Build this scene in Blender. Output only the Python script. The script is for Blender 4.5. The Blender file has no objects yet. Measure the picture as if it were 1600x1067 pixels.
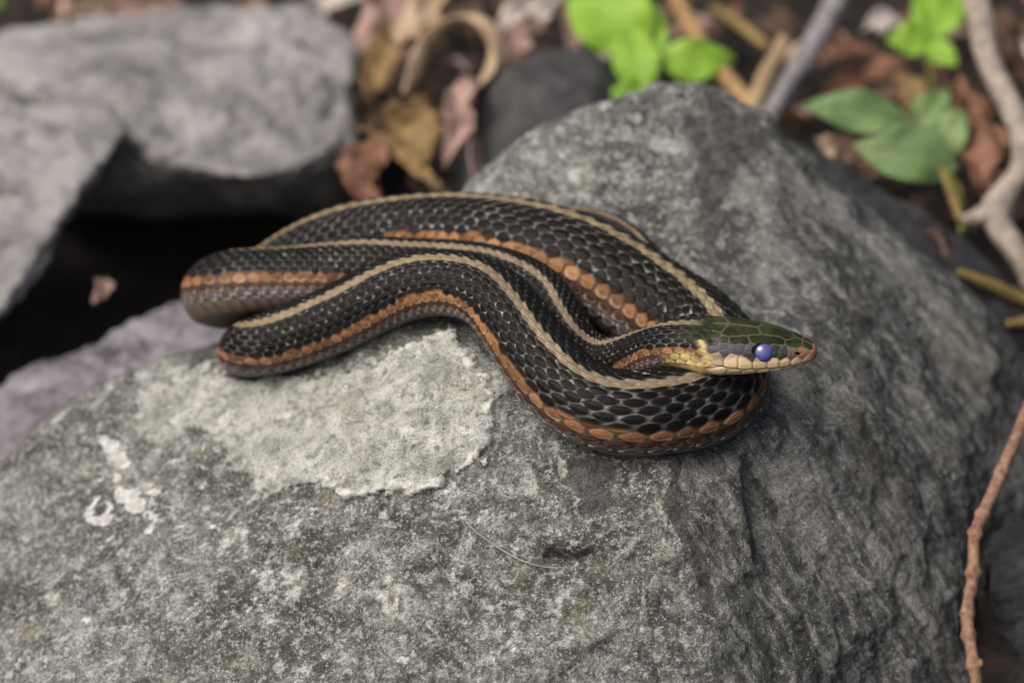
import bpy, bmesh, math, random
import numpy as np
from mathutils import Vector

# ------------------------------------------------------------------ camera, sky, sun, exposure
CM = 0.01                                   # the script thinks in centimetres, Blender units are metres
ELEV = math.radians(38.0)                   # the camera looks down on the rock by this angle
DIST = 110.0                                # cm from the lens to the plane of sharp focus
CE, SE = math.cos(ELEV), math.sin(ELEV)
SUN_DIR = Vector((-0.48, -0.22, 0.85)).normalized()   # towards the light
scene = bpy.context.scene
C = scene.collection

cam_d = bpy.data.cameras.new('camera')
cam = bpy.data.objects.new('camera', cam_d)
C.objects.link(cam)
cam.location = (0, -DIST * CE * CM, DIST * SE * CM)
cam.rotation_euler = (math.pi / 2 - ELEV, 0, 0)
cam_d.sensor_width = 36.0
cam_d.lens = 36.0 * DIST / 16.0
cam_d.clip_start = 0.02
cam_d.clip_end = 500.0
cam_d.dof.use_dof = True
cam_d.dof.focus_distance = (DIST - 0.1) * CM
cam_d.dof.aperture_fstop = 11.5
scene.camera = cam

world = bpy.data.worlds.new('World')
scene.world = world
world.use_nodes = True
wn = world.node_tree
sky = wn.nodes.new('ShaderNodeTexSky')
sky.sky_type = 'NISHITA'
sky.sun_disc = False
sky.sun_elevation = math.asin(SUN_DIR.z)
sky.sun_rotation = math.atan2(SUN_DIR.x, SUN_DIR.y)
sky.air_density = 0.7
sky.dust_density = 10.0
sky.ozone_density = 0.2
bg = wn.nodes['Background']
bg.inputs['Strength'].default_value = 0.12
wn.links.new(sky.outputs['Color'], bg.inputs['Color'])

sun_d = bpy.data.lights.new('sun', 'SUN')
sun_d.energy = 1.5
sun_d.angle = math.radians(35)
sun_d.color = (1.0, 0.975, 0.94)
sun = bpy.data.objects.new('sun', sun_d)
C.objects.link(sun)
sun.rotation_euler = SUN_DIR.to_track_quat('Z', 'Y').to_euler()
sun.location = SUN_DIR * 3

vs = scene.view_settings
vs.view_transform = 'Standard'
vs.look = 'None'
vs.exposure = 0.28
vs.gamma = 1.0
vs.use_curve_mapping = False

rng = np.random.default_rng(7)
random.seed(7)


# ------------------------------------------------------------------ helpers
def P(px, py, w):
    """point (cm) seen at photo position px, py, lying w cm behind the plane of focus"""
    f = (DIST + w) / DIST
    x = (px - 800) / 100 * f
    u = (533.5 - py) / 100 * f
    return np.array([x, u * SE + w * CE, u * CE - w * SE])


def to_photo(p):
    w = p[:, 1] * CE - p[:, 2] * SE
    u = p[:, 1] * SE + p[:, 2] * CE
    f = DIST / (DIST + w)
    return 800 + p[:, 0] * 100 * f, 533.5 - u * 100 * f


def hash3(ix, iy, iz, seed):
    h = (ix * 374761393 + iy * 668265263 + iz * 2147483647 + seed * 1274126177) & 0xFFFFFFFF
    h = ((h ^ (h >> 13)) * 1274126177) & 0xFFFFFFFF
    return ((h ^ (h >> 16)) & 0xFFFF) / 65535.0 * 2 - 1


def vnoise(p, seed=0):
    """smooth value noise in [-1, 1] on an (n, 3) array"""
    i = np.floor(p).astype(np.int64)
    f = p - i
    f = f * f * f * (f * (f * 6 - 15) + 10)
    out = 0
    for dx in (0, 1):
        wx = f[:, 0] if dx else 1 - f[:, 0]
        for dy in (0, 1):
            wy = f[:, 1] if dy else 1 - f[:, 1]
            for dz in (0, 1):
                wz = f[:, 2] if dz else 1 - f[:, 2]
                out = out + wx * wy * wz * hash3(i[:, 0] + dx, i[:, 1] + dy, i[:, 2] + dz, seed)
    return out


def fbm(p, scale, octaves=4, gain=0.5, seed=0):
    a, s, tot = 1.0, scale, 0
    for o in range(octaves):
        tot = tot + a * vnoise(p * s + 13.7 * o, seed + o * 17)
        a *= gain
        s *= 2.03
    return tot


def sstep(a, b, x):
    t = np.clip((x - a) / (b - a), 0, 1)
    return t * t * (3 - 2 * t)


def grid_mesh(name, verts, nu, nv, close_v=False, smooth=True):
    """verts: (nu*nv, 3) in cm, row-major over u; quads between them"""
    m = bpy.data.meshes.new(name)
    verts = np.asarray(verts, dtype=np.float64) * CM
    m.vertices.add(len(verts))
    m.vertices.foreach_set('co', verts.astype(np.float32).ravel())
    a = np.arange(nu * nv).reshape(nu, nv)
    if close_v:
        b = np.roll(a, -1, axis=1)
        q = np.stack([a[:-1], a[1:], b[1:], b[:-1]], -1).reshape(-1, 4)
    else:
        q = np.stack([a[:-1, :-1], a[1:, :-1], a[1:, 1:], a[:-1, 1:]], -1).reshape(-1, 4)
    n = len(q)
    m.loops.add(n * 4)
    m.loops.foreach_set('vertex_index', q.astype(np.int32).ravel())
    m.polygons.add(n)
    m.polygons.foreach_set('loop_start', np.arange(0, n * 4, 4, dtype=np.int32))
    m.polygons.foreach_set('use_smooth', np.full(n, smooth))
    m.update(calc_edges=True)
    return m


def set_color(m, name, rgb):
    at = m.attributes.new(name, 'FLOAT_COLOR', 'POINT')
    c = np.ones((len(m.vertices), 4), dtype=np.float32)
    c[:, :3] = rgb
    at.data.foreach_set('color', c.ravel())


def set_float(m, name, v):
    at = m.attributes.new(name, 'FLOAT', 'POINT')
    at.data.foreach_set('value', np.asarray(v, dtype=np.float32))


def link(name, data, material=None, parent=None):
    o = bpy.data.objects.new(name, data)
    C.objects.link(o)
    if material is not None:
        data.materials.clear()
        data.materials.append(material)
    if parent is not None:
        o.parent = parent
    return o


def tag(o, label, cat, group=None):
    o['label'] = label
    o['category'] = cat
    if group:
        o['group'] = group
    return o


def empty(name, loc):
    o = bpy.data.objects.new(name, None)
    o.empty_display_size = 0.01
    C.objects.link(o)
    o.location = Vector(loc) * CM
    return o


def spline(pts, t, n):
    """natural cubic spline through pts at parameters t, evaluated at n even parameters"""
    pts = np.asarray(pts, float)
    t = np.asarray(t, float)
    k = len(t)
    h = np.diff(t)
    A = np.zeros((k, k))
    B = np.zeros((k, pts.shape[1]))
    A[0, 0] = A[-1, -1] = 1
    for i in range(1, k - 1):
        A[i, i - 1], A[i, i], A[i, i + 1] = h[i - 1], 2 * (h[i - 1] + h[i]), h[i]
        B[i] = 6 * ((pts[i + 1] - pts[i]) / h[i] - (pts[i] - pts[i - 1]) / h[i - 1])
    M = np.linalg.solve(A, B)
    tt = np.linspace(t[0], t[-1], n)
    i = np.clip(np.searchsorted(t, tt) - 1, 0, k - 2)
    a = (t[i + 1] - tt)[:, None]
    b = (tt - t[i])[:, None]
    hi = h[i][:, None]
    out = (M[i] * a ** 3 + M[i + 1] * b ** 3) / (6 * hi) + (pts[i] / hi - M[i] * hi / 6) * a + (pts[i + 1] / hi - M[i + 1] * hi / 6) * b
    return tt, out


def chord(pts):
    pts = np.asarray(pts, float)
    return np.concatenate([[0], np.cumsum(np.sqrt(np.linalg.norm(np.diff(pts, axis=0), axis=1)))])


# ------------------------------------------------------------------ materials
def new_mat(name):
    m = bpy.data.materials.new(name)
    m.use_nodes = True
    nt = m.node_tree
    return m, nt, nt.nodes['Principled BSDF']


def N(nt, kind, **kw):
    n = nt.nodes.new(kind)
    for k, v in kw.items():
        setattr(n, k, v)
    return n


def ramp(nt, fac, stops):
    r = N(nt, 'ShaderNodeValToRGB')
    el = r.color_ramp.elements
    while len(el) < len(stops):
        el.new(0.5)
    for e, (p, c) in zip(el, stops):
        e.position = p
        e.color = (c[0], c[1], c[2], 1) if hasattr(c, '__len__') else (c, c, c, 1)
    nt.links.new(fac, r.inputs['Fac'])
    return r.outputs['Color']


def noise(nt, vec, scale, detail=6, rough=0.6, dist=0.0):
    n = N(nt, 'ShaderNodeTexNoise')
    n.inputs['Scale'].default_value = scale
    n.inputs['Detail'].default_value = detail
    n.inputs['Roughness'].default_value = rough
    n.inputs['Distortion'].default_value = dist
    if vec is not None:
        nt.links.new(vec, n.inputs['Vector'])
    return n.outputs['Fac']


def mix(nt, fac, a, b, mode='MIX'):
    n = N(nt, 'ShaderNodeMix', data_type='RGBA', blend_type=mode)
    for sock, v in ((n.inputs[0], fac), (n.inputs[6], a), (n.inputs[7], b)):
        if isinstance(v, bpy.types.NodeSocket):
            nt.links.new(v, sock)
        elif hasattr(v, '__len__'):
            sock.default_value = (v[0], v[1], v[2], 1)
        else:
            sock.default_value = v
    return n.outputs[2]


def math_n(nt, op, a, b=0.0):
    n = N(nt, 'ShaderNodeMath', operation=op)
    for s, v in zip(n.inputs, (a, b)):
        if isinstance(v, bpy.types.NodeSocket):
            nt.links.new(v, s)
        else:
            s.default_value = v
    return n.outputs[0]


def mapping(nt, vec, scale=(1, 1, 1), rot=(0, 0, 0)):
    n = N(nt, 'ShaderNodeMapping')
    n.inputs['Scale'].default_value = scale
    n.inputs['Rotation'].default_value = rot
    nt.links.new(vec, n.inputs['Vector'])
    return n.outputs['Vector']


def bump(nt, height, dist, strength=1.0, normal=None):
    b = N(nt, 'ShaderNodeBump')
    b.inputs['Distance'].default_value = dist
    b.inputs['Strength'].default_value = strength
    nt.links.new(height, b.inputs['Height'])
    if normal is not None:
        nt.links.new(normal, b.inputs['Normal'])
    return b.outputs['Normal']


def attr(nt, name):
    return N(nt, 'ShaderNodeAttribute', attribute_name=name)


def rock_material(name, lo, hi, speck, streak=False, scale=1.0):
    """mottled grey stone: broad tone, mineral grain, pale crust flecks, fine pits"""
    m, nt, bs = new_mat(name)
    co = N(nt, 'ShaderNodeTexCoord').outputs['Object']
    grain = noise(nt, co, 900 * scale, 5, 0.7)
    mid = noise(nt, co, 260 * scale, 7, 0.68, 0.4)
    broad = noise(nt, co, 45 * scale, 5, 0.6, 0.5)
    col = ramp(nt, mid, [(0.33, lo), (0.52, [(a + b) / 2 for a, b in zip(lo, hi)]), (0.68, hi)])
    col = mix(nt, 0.55, col, ramp(nt, broad, [(0.36, 0.30), (0.62, 0.78)]), 'SOFT_LIGHT')
    col = mix(nt, ramp(nt, grain, [(0.40, 0.0), (0.68, 0.42)]), col, speck)
    col = mix(nt, ramp(nt, noise(nt, co, 520 * scale, 4, 0.7), [(0.30, 0.62), (0.46, 0.0)]), col, [c * 0.35 for c in lo])
    h = math_n(nt, 'ADD', math_n(nt, 'MULTIPLY', mid, 0.7), math_n(nt, 'MULTIPLY', grain, 0.35))
    nt.links.new(bump(nt, h, 0.0011, 0.75), bs.inputs['Normal'])
    nt.links.new(col, bs.inputs['Base Color'])
    bs.inputs['Roughness'].default_value = 0.78
    bs.inputs['Specular IOR Level'].default_value = 0.3
    return m


def boulder_material():
    m, nt, bs = new_mat('lichen_spotted_stone')
    co = N(nt, 'ShaderNodeTexCoord').outputs['Object']
    # granular grey stone
    dust = noise(nt, co, 4200, 3, 0.8)
    grain = noise(nt, co, 1700, 4, 0.75)
    grain2 = noise(nt, co, 620, 6, 0.75, 0.3)
    mid = noise(nt, co, 210, 9, 0.74, 0.5)
    broad = noise(nt, co, 38, 5, 0.6, 0.6)
    base = ramp(nt, mid, [(0.38, (0.052, 0.055, 0.049)), (0.50, (0.118, 0.123, 0.112)), (0.62, (0.29, 0.298, 0.275))])
    base = mix(nt, 0.9, base, ramp(nt, broad, [(0.36, 0.16), (0.62, 0.80)]), 'SOFT_LIGHT')
    base = mix(nt, ramp(nt, noise(nt, co, 85, 7, 0.75, 0.6), [(0.56, 0.0), (0.68, 0.5)]), base, (0.38, 0.41, 0.42))
    base = mix(nt, ramp(nt, grain2, [(0.52, 0.0), (0.63, 0.8)]), base, (0.46, 0.47, 0.44))
    base = mix(nt, ramp(nt, grain, [(0.57, 0.0), (0.66, 0.8)]), base, (0.55, 0.56, 0.53))
    base = mix(nt, ramp(nt, grain, [(0.36, 0.8), (0.48, 0.0)]), base, (0.030, 0.032, 0.029))
    base = mix(nt, ramp(nt, noise(nt, co, 120, 3, 0.5), [(0.63, 0.0), (0.74, 0.5)]), base, (0.21, 0.205, 0.12))
    # streaked flank: darker rock, plus shading of the turned-away face put into colour
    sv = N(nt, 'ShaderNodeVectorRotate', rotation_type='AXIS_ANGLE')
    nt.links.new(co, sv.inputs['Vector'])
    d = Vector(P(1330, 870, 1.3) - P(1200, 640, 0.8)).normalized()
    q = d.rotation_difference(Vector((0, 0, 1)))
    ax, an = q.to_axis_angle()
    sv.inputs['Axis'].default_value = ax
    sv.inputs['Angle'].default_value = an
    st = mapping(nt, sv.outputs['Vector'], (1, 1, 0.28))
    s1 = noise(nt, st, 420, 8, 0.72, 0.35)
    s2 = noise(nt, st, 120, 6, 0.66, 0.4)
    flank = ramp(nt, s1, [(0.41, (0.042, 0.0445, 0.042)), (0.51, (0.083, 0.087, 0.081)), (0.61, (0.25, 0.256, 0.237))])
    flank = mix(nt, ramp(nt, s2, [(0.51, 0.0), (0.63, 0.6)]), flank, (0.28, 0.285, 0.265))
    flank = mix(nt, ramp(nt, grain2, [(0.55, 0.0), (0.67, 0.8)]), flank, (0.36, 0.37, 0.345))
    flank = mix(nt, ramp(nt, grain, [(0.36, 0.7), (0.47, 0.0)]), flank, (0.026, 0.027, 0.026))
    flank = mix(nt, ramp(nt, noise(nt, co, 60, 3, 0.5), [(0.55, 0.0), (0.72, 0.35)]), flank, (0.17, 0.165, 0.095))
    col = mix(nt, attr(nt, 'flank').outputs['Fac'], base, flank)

    def ragged(name, amount=0.9):
        """an attribute mask with its edge broken up by the grain"""
        n = math_n(nt, 'MULTIPLY', math_n(nt, 'SUBTRACT', math_n(nt, 'ADD', math_n(nt, 'MULTIPLY', mid, 0.5), math_n(nt, 'MULTIPLY', grain2, 0.5)), 0.5), amount * 3.2)
        v = math_n(nt, 'ADD', attr(nt, name).outputs['Fac'], n)
        return ramp(nt, v, [(0.38, 0.0), (0.66, 1.0)])

    dk = ragged('dark', 0.6)
    col = mix(nt, dk, col, ramp(nt, grain2, [(0.38, (0.032, 0.033, 0.033)), (0.66, (0.125, 0.127, 0.122))]))
    # pale crust of lichen
    crust = ramp(nt, mid, [(0.36, (0.20, 0.21, 0.185)), (0.49, (0.365, 0.38, 0.345)), (0.62, (0.52, 0.54, 0.50))])
    crust = mix(nt, ramp(nt, grain2, [(0.38, 0.85), (0.48, 0.0)]), crust, (0.135, 0.142, 0.118))
    crust = mix(nt, ramp(nt, noise(nt, co, 330, 5, 0.75), [(0.57, 0.0), (0.70, 0.7)]), crust, (0.64, 0.65, 0.60))
    crust = mix(nt, ramp(nt, noise(nt, co, 75, 4, 0.6), [(0.60, 0.0), (0.72, 0.4)]), crust, (0.26, 0.235, 0.18))
    col = mix(nt, ragged('crust', 0.7), col, crust)
    col = mix(nt, ragged('white', 0.9), col, ramp(nt, grain2, [(0.38, (0.36, 0.37, 0.345)), (0.6, (0.70, 0.71, 0.68))]))
    col = mix(nt, 0.9, col, ramp(nt, dust, [(0.36, 0.05), (0.64, 0.95)]), 'SOFT_LIGHT')
    for sc_, lim, tone in ((1700, 0.16, (0.60, 0.60, 0.58)), (1500, 0.16, (0.02, 0.02, 0.02))):
        vo = N(nt, 'ShaderNodeTexVoronoi')
        vo.inputs['Scale'].default_value = sc_
        nt.links.new(co, vo.inputs['Vector'])
        pick = N(nt, 'ShaderNodeSeparateColor')
        nt.links.new(vo.outputs['Color'], pick.inputs[0])
        dot = math_n(nt, 'MULTIPLY', ramp(nt, vo.outputs['Distance'], [(lim, 1.0), (lim + 0.14, 0.0)]), ramp(nt, pick.outputs[0], [(0.80, 0.0), (0.95, 0.6)]))
        col = mix(nt, dot, col, tone)
    h = math_n(nt, 'ADD', math_n(nt, 'MULTIPLY', mid, 0.9), math_n(nt, 'ADD', math_n(nt, 'MULTIPLY', grain, 0.25), math_n(nt, 'MULTIPLY', grain2, 0.5)))
    nt.links.new(bump(nt, h, 0.0015, 0.9), bs.inputs['Normal'])
    nt.links.new(col, bs.inputs['Base Color'])
    bs.inputs['Roughness'].default_value = 0.72
    bs.inputs['Specular IOR Level'].default_value = 0.35
    return m


def bark_material(name, lo, hi, scale=1.0, rough=0.8):
    m, nt, bs = new_mat(name)
    co = N(nt, 'ShaderNodeTexCoord').outputs['Object']
    n1 = noise(nt, co, 420 * scale, 6, 0.65, 0.3)
    n2 = noise(nt, co, 90 * scale, 4, 0.6)
    col = ramp(nt, n1, [(0.35, lo), (0.65, hi)])
    col = mix(nt, 0.5, col, ramp(nt, n2, [(0.35, 0.3), (0.65, 0.75)]), 'SOFT_LIGHT')
    nt.links.new(col, bs.inputs['Base Color'])
    nt.links.new(bump(nt, n1, 0.0006, 0.8), bs.inputs['Normal'])
    bs.inputs['Roughness'].default_value = rough
    return m


def leaf_material(name, lo, hi, trans=0.35, rough=0.5):
    m, nt, bs = new_mat(name)
    co = N(nt, 'ShaderNodeTexCoord').outputs['Object']
    col = ramp(nt, noise(nt, co, 130, 5, 0.6, 0.4), [(0.35, lo), (0.65, hi)])
    nt.links.new(col, bs.inputs['Base Color'])
    bs.inputs['Roughness'].default_value = rough
    bs.inputs['Specular IOR Level'].default_value = 0.3
    if trans > 0:
        t = N(nt, 'ShaderNodeBsdfTranslucent')
        nt.links.new(col, t.inputs['Color'])
        mx = N(nt, 'ShaderNodeMixShader')
        mx.inputs[0].default_value = trans
        nt.links.new(bs.outputs[0], mx.inputs[1])
        nt.links.new(t.outputs[0], mx.inputs[2])
        nt.links.new(mx.outputs[0], nt.nodes['Material Output'].inputs['Surface'])
    return m


def soil_material():
    m, nt, bs = new_mat('dark_forest_soil')
    co = N(nt, 'ShaderNodeTexCoord').outputs['Object']
    n1 = noise(nt, co, 160, 7, 0.7, 0.4)
    col = ramp(nt, n1, [(0.36, (0.005, 0.004, 0.0035)), (0.52, (0.012, 0.009, 0.007)), (0.68, (0.040, 0.027, 0.020))])
    nt.links.new(col, bs.inputs['Base Color'])
    nt.links.new(bump(nt, n1, 0.004, 0.9), bs.inputs['Normal'])
    bs.inputs['Roughness'].default_value = 0.9
    return m


def snake_material():
    m, nt, bs = new_mat('snake_skin')
    co = N(nt, 'ShaderNodeTexCoord').outputs['Object']
    c = attr(nt, 'skin').outputs['Color']
    n1 = noise(nt, co, 2200, 4, 0.6)
    col = mix(nt, 0.55, c, ramp(nt, n1, [(0.3, 0.25), (0.7, 0.75)]), 'SOFT_LIGHT')
    nt.links.new(col, bs.inputs['Base Color'])
    gl = attr(nt, 'gloss').outputs['Fac']
    r = N(nt, 'ShaderNodeMapRange')
    nt.links.new(gl, r.inputs['Value'])
    r.inputs['To Min'].default_value = 0.42
    r.inputs['To Max'].default_value = 0.40
    nt.links.new(math_n(nt, 'ADD', r.outputs[0], math_n(nt, 'MULTIPLY', n1, 0.08)), bs.inputs['Roughness'])
    nt.links.new(bump(nt, n1, 0.00012, 0.6), bs.inputs['Normal'])
    r2 = N(nt, 'ShaderNodeMapRange')
    nt.links.new(gl, r2.inputs['Value'])
    r2.inputs['To Min'].default_value = 0.40
    r2.inputs['To Max'].default_value = 0.09
    nt.links.new(r2.outputs[0], bs.inputs['Specular IOR Level'])
    return m


# ------------------------------------------------------------------ the snake's line (needed before the rock it lies on)
# photo x, y, depth behind focus (cm), radius (cm), roll towards the viewer (deg)
SNAKE = [
    (1279, 550, -0.20, 0.40, -12), (1200, 543, -0.18, 0.40, -12), (1130, 538, -0.10, 0.40, -12), (1064, 538, 0.10, 0.385, -8),
    (1030, 546, 0.45, 0.38, 0), (999, 555, 0.85, 0.385, 4), (968, 563, 1.12, 0.39, 6), (940, 565, 1.30, 0.395, 8), (912, 553, 1.42, 0.40, 8),
    (887, 527, 1.52, 0.41, 10), (866, 490, 1.72, 0.42, 12), (842, 459, 1.98, 0.43, 12), (803, 438, 2.24, 0.44, 8),
    (742, 424, 2.55, 0.46, 2), (650, 420, 2.88, 0.48, 0), (578, 420, 3.02, 0.50, -2), (505, 431, 3.18, 0.52, -22), (440, 440, 3.32, 0.54, -32),
    (386, 445, 3.50, 0.565, -34), (352, 451, 3.82, 0.58, -34), (340, 461, 4.32, 0.58, -34), (353, 468, 4.88, 0.56, -24), (394, 455, 5.17, 0.55, -6),
    (440, 426, 4.95, 0.55, -4), (490, 397, 4.50, 0.57, -6), (548, 377, 4.18, 0.60, -10), (620, 368, 3.95, 0.63, -14), (705, 366, 3.68, 0.66, -17),
    (800, 380, 3.25, 0.72, -18), (885, 406, 2.92, 0.78, -20), (955, 441, 2.72, 0.80, -20), (1020, 480, 2.52, 0.79, -16), (1078, 514, 2.20, 0.76, -10),
    (1118, 552, 1.65, 0.73, -4), (1131, 596, 1.00, 0.70, 2), (1105, 630, 0.40, 0.68, 6), (1050, 644, 0.05, 0.675, 8), (985, 648, -0.12, 0.675, 8),
    (925, 635, -0.02, 0.66, 8), (868, 592, 0.30, 0.62, 8), (812, 518, 0.88, 0.575, 6), (765, 465, 1.35, 0.54, 4), (702, 444, 1.75, 0.53, 3),
    (625, 454, 2.10, 0.55, 8), (540, 493, 2.45, 0.555, 12), (450, 529, 2.80, 0.525, 12), (403, 543, 3.02, 0.49, 10), (386, 552, 3.45, 0.46, 0),
    (410, 562, 4.20, 0.42, 0), (460, 540, 5.20, 0.38, 0), (560, 470, 5.90, 0.36, 0), (700, 400, 5.60, 0.34, 0), (820, 360, 4.85, 0.32, -10),
    (905, 353, 4.30, 0.31, -10), (960, 366, 3.95, 0.29, -10), (1000, 394, 3.70, 0.26, -10), (1030, 430, 3.55, 0.20, 0), (1050, 460, 3.45, 0.10, 0),
]
sk_ctrl = np.array([P(a, b, w) for a, b, w, r, ro in SNAKE])
sk_t = chord(sk_ctrl)
_, sk_dense = spline(sk_ctrl, sk_t, 6000)
seg = np.linalg.norm(np.diff(sk_dense, axis=0), axis=1)
sk_len = np.concatenate([[0], np.cumsum(seg)])
tt_dense = np.linspace(sk_t[0], sk_t[-1], 6000)


def smooth1(a, k):
    ker = np.hanning(k + 2)[1:-1]
    ker /= ker.sum()
    return np.convolve(np.pad(a, (k // 2, k - 1 - k // 2), mode='edge'), ker, mode='valid')


sk_R = smooth1(np.interp(tt_dense, sk_t, [s[3] for s in SNAKE]), 161)
sk_roll = smooth1(np.interp(tt_dense, sk_t, [s[4] for s in SNAKE]), 241)


# ------------------------------------------------------------------ rocks
def square_sphere(n, axis, front=100.0, split=0.86):
    """n x n grid of unit directions, dense around axis, almost closing behind it"""
    g = np.linspace(-1, 1, n)
    a, b = np.meshgrid(g, g, indexing='ij')
    a, b = a.ravel(), b.ravel()
    rho = np.maximum(np.abs(a), np.abs(b))
    swap = np.abs(a) > np.abs(b)
    big = np.where(swap, a, b)
    small = np.where(swap, b, a)
    big_s = np.where(big == 0, 1e-9, big)
    th = small / big_s * math.pi / 4
    x = np.where(swap, big_s * np.cos(th), big_s * np.sin(th))
    y = np.where(swap, big_s * np.sin(th), big_s * np.cos(th))
    ang = np.radians(np.where(rho < split, rho / split * front, front + (rho - split) / (1 - split) * (179.3 - front)))
    rr = np.maximum(np.hypot(x, y), 1e-9)
    z = np.array(axis, float)
    z /= np.linalg.norm(z)
    ex = np.cross([0, 1, 0.3], z)
    ex /= np.linalg.norm(ex)
    ey = np.cross(z, ex)
    return (np.sin(ang) * x / rr)[:, None] * ex + (np.sin(ang) * y / rr)[:, None] * ey + np.cos(ang)[:, None] * z


def poly_dist(px, py, poly):
    """signed pixel distance to a polygon, positive inside"""
    poly = np.asarray(poly, float)
    inside = np.zeros(len(px), bool)
    best = np.full(len(px), 1e9)
    for (x0, y0), (x1, y1) in zip(poly, np.roll(poly, -1, axis=0)):
        dx, dy = x1 - x0, y1 - y0
        t = np.clip(((px - x0) * dx + (py - y0) * dy) / (dx * dx + dy * dy), 0, 1)
        best = np.minimum(best, np.hypot(px - x0 - t * dx, py - y0 - t * dy))
        cross = ((y0 > py) != (y1 > py)) & (px < dx * (py - y0) / (dy if dy else 1e-9) + x0)
        inside ^= cross
    return np.where(inside, best, -best)


def line_dist(px, py, pts):
    best = np.full(len(px), 1e9)
    for (x0, y0), (x1, y1) in zip(pts[:-1], pts[1:]):
        dx, dy = x1 - x0, y1 - y0
        t = np.clip(((px - x0) * dx + (py - y0) * dy) / (dx * dx + dy * dy), 0, 1)
        best = np.minimum(best, np.hypot(px - x0 - t * dx, py - y0 - t * dy))
    return best


def carve(p, cen, shrink=0.965):
    """press the stone's surface down wherever the snake's body lies"""
    idx = np.arange(0, 6000, 12)
    cp, cr = sk_dense[idx], sk_R[idx]
    lo, hi = cp.min(0) - 1.2, cp.max(0) + 1.2
    sel = np.where(((p > lo) & (p < hi)).all(1))[0]
    q = p[sel].copy()
    d0 = q - cen
    d0 /= np.linalg.norm(d0, axis=1)[:, None]
    live = np.arange(len(q))
    for it in range(7):
        gap = np.full(len(live), -9.0)
        for s in range(0, len(live), 20000):
            qq = q[live[s:s + 20000]]
            d2 = (qq ** 2).sum(1)[:, None] + (cp ** 2).sum(1)[None] - 2 * qq @ cp.T
            gap[s:s + 20000] = (cr[None] * shrink - np.sqrt(np.maximum(d2, 0))).max(1)
        hit = gap > 0
        live = live[hit]
        q[live] -= d0[live] * (gap[hit] * 1.05 + 0.002)[:, None]
    p[sel] = q
    return p


def facets(p, size, seed):
    """softly broken planes, as on split stone"""
    g = p / size
    i0 = np.floor(g).astype(np.int64)
    num = np.zeros(len(p))
    den = np.zeros(len(p))
    for dx in (-1, 0, 1):
        for dy in (-1, 0, 1):
            for dz in (-1, 0, 1):
                ix, iy, iz = i0[:, 0] + dx, i0[:, 1] + dy, i0[:, 2] + dz
                f = np.stack([ix + 0.5 + 0.45 * hash3(ix, iy, iz, seed), iy + 0.5 + 0.45 * hash3(ix, iy, iz, seed + 1), iz + 0.5 + 0.45 * hash3(ix, iy, iz, seed + 2)], 1)
                d = g - f
                n = np.stack([hash3(ix, iy, iz, seed + 3), hash3(ix, iy, iz, seed + 4), hash3(ix, iy, iz, seed + 5)], 1)
                w = np.exp(-22 * (d * d).sum(1)) + 1e-12
                num += w * ((n * d).sum(1) * 1.6 + 0.5 * hash3(ix, iy, iz, seed + 6))
                den += w
    return num / den


def radial_fit(pts, cen, n, axis, eps=0.0012, **kw):
    """a closed star-shaped surface through pts"""
    pts = np.array(pts)
    v = pts - cen
    r = np.linalg.norm(v, axis=1)
    d = v / r[:, None]
    ker = lambda a, b: np.sqrt(np.maximum(2 - 2 * a @ b.T, 0) + eps)
    k = len(d)
    A = np.zeros((k + 1, k + 1))
    A[:k, :k] = -ker(d, d)
    A[:k, k] = A[k, :k] = 1
    coef = np.linalg.solve(A, np.append(r, 0))
    dirs = square_sphere(n, axis, **kw)
    rad = np.zeros(len(dirs))
    for s in range(0, len(dirs), 60000):
        rad[s:s + 60000] = -ker(dirs[s:s + 60000], d) @ coef[:k] + coef[k]
    return dirs, cen + dirs * rad[:, None]


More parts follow.
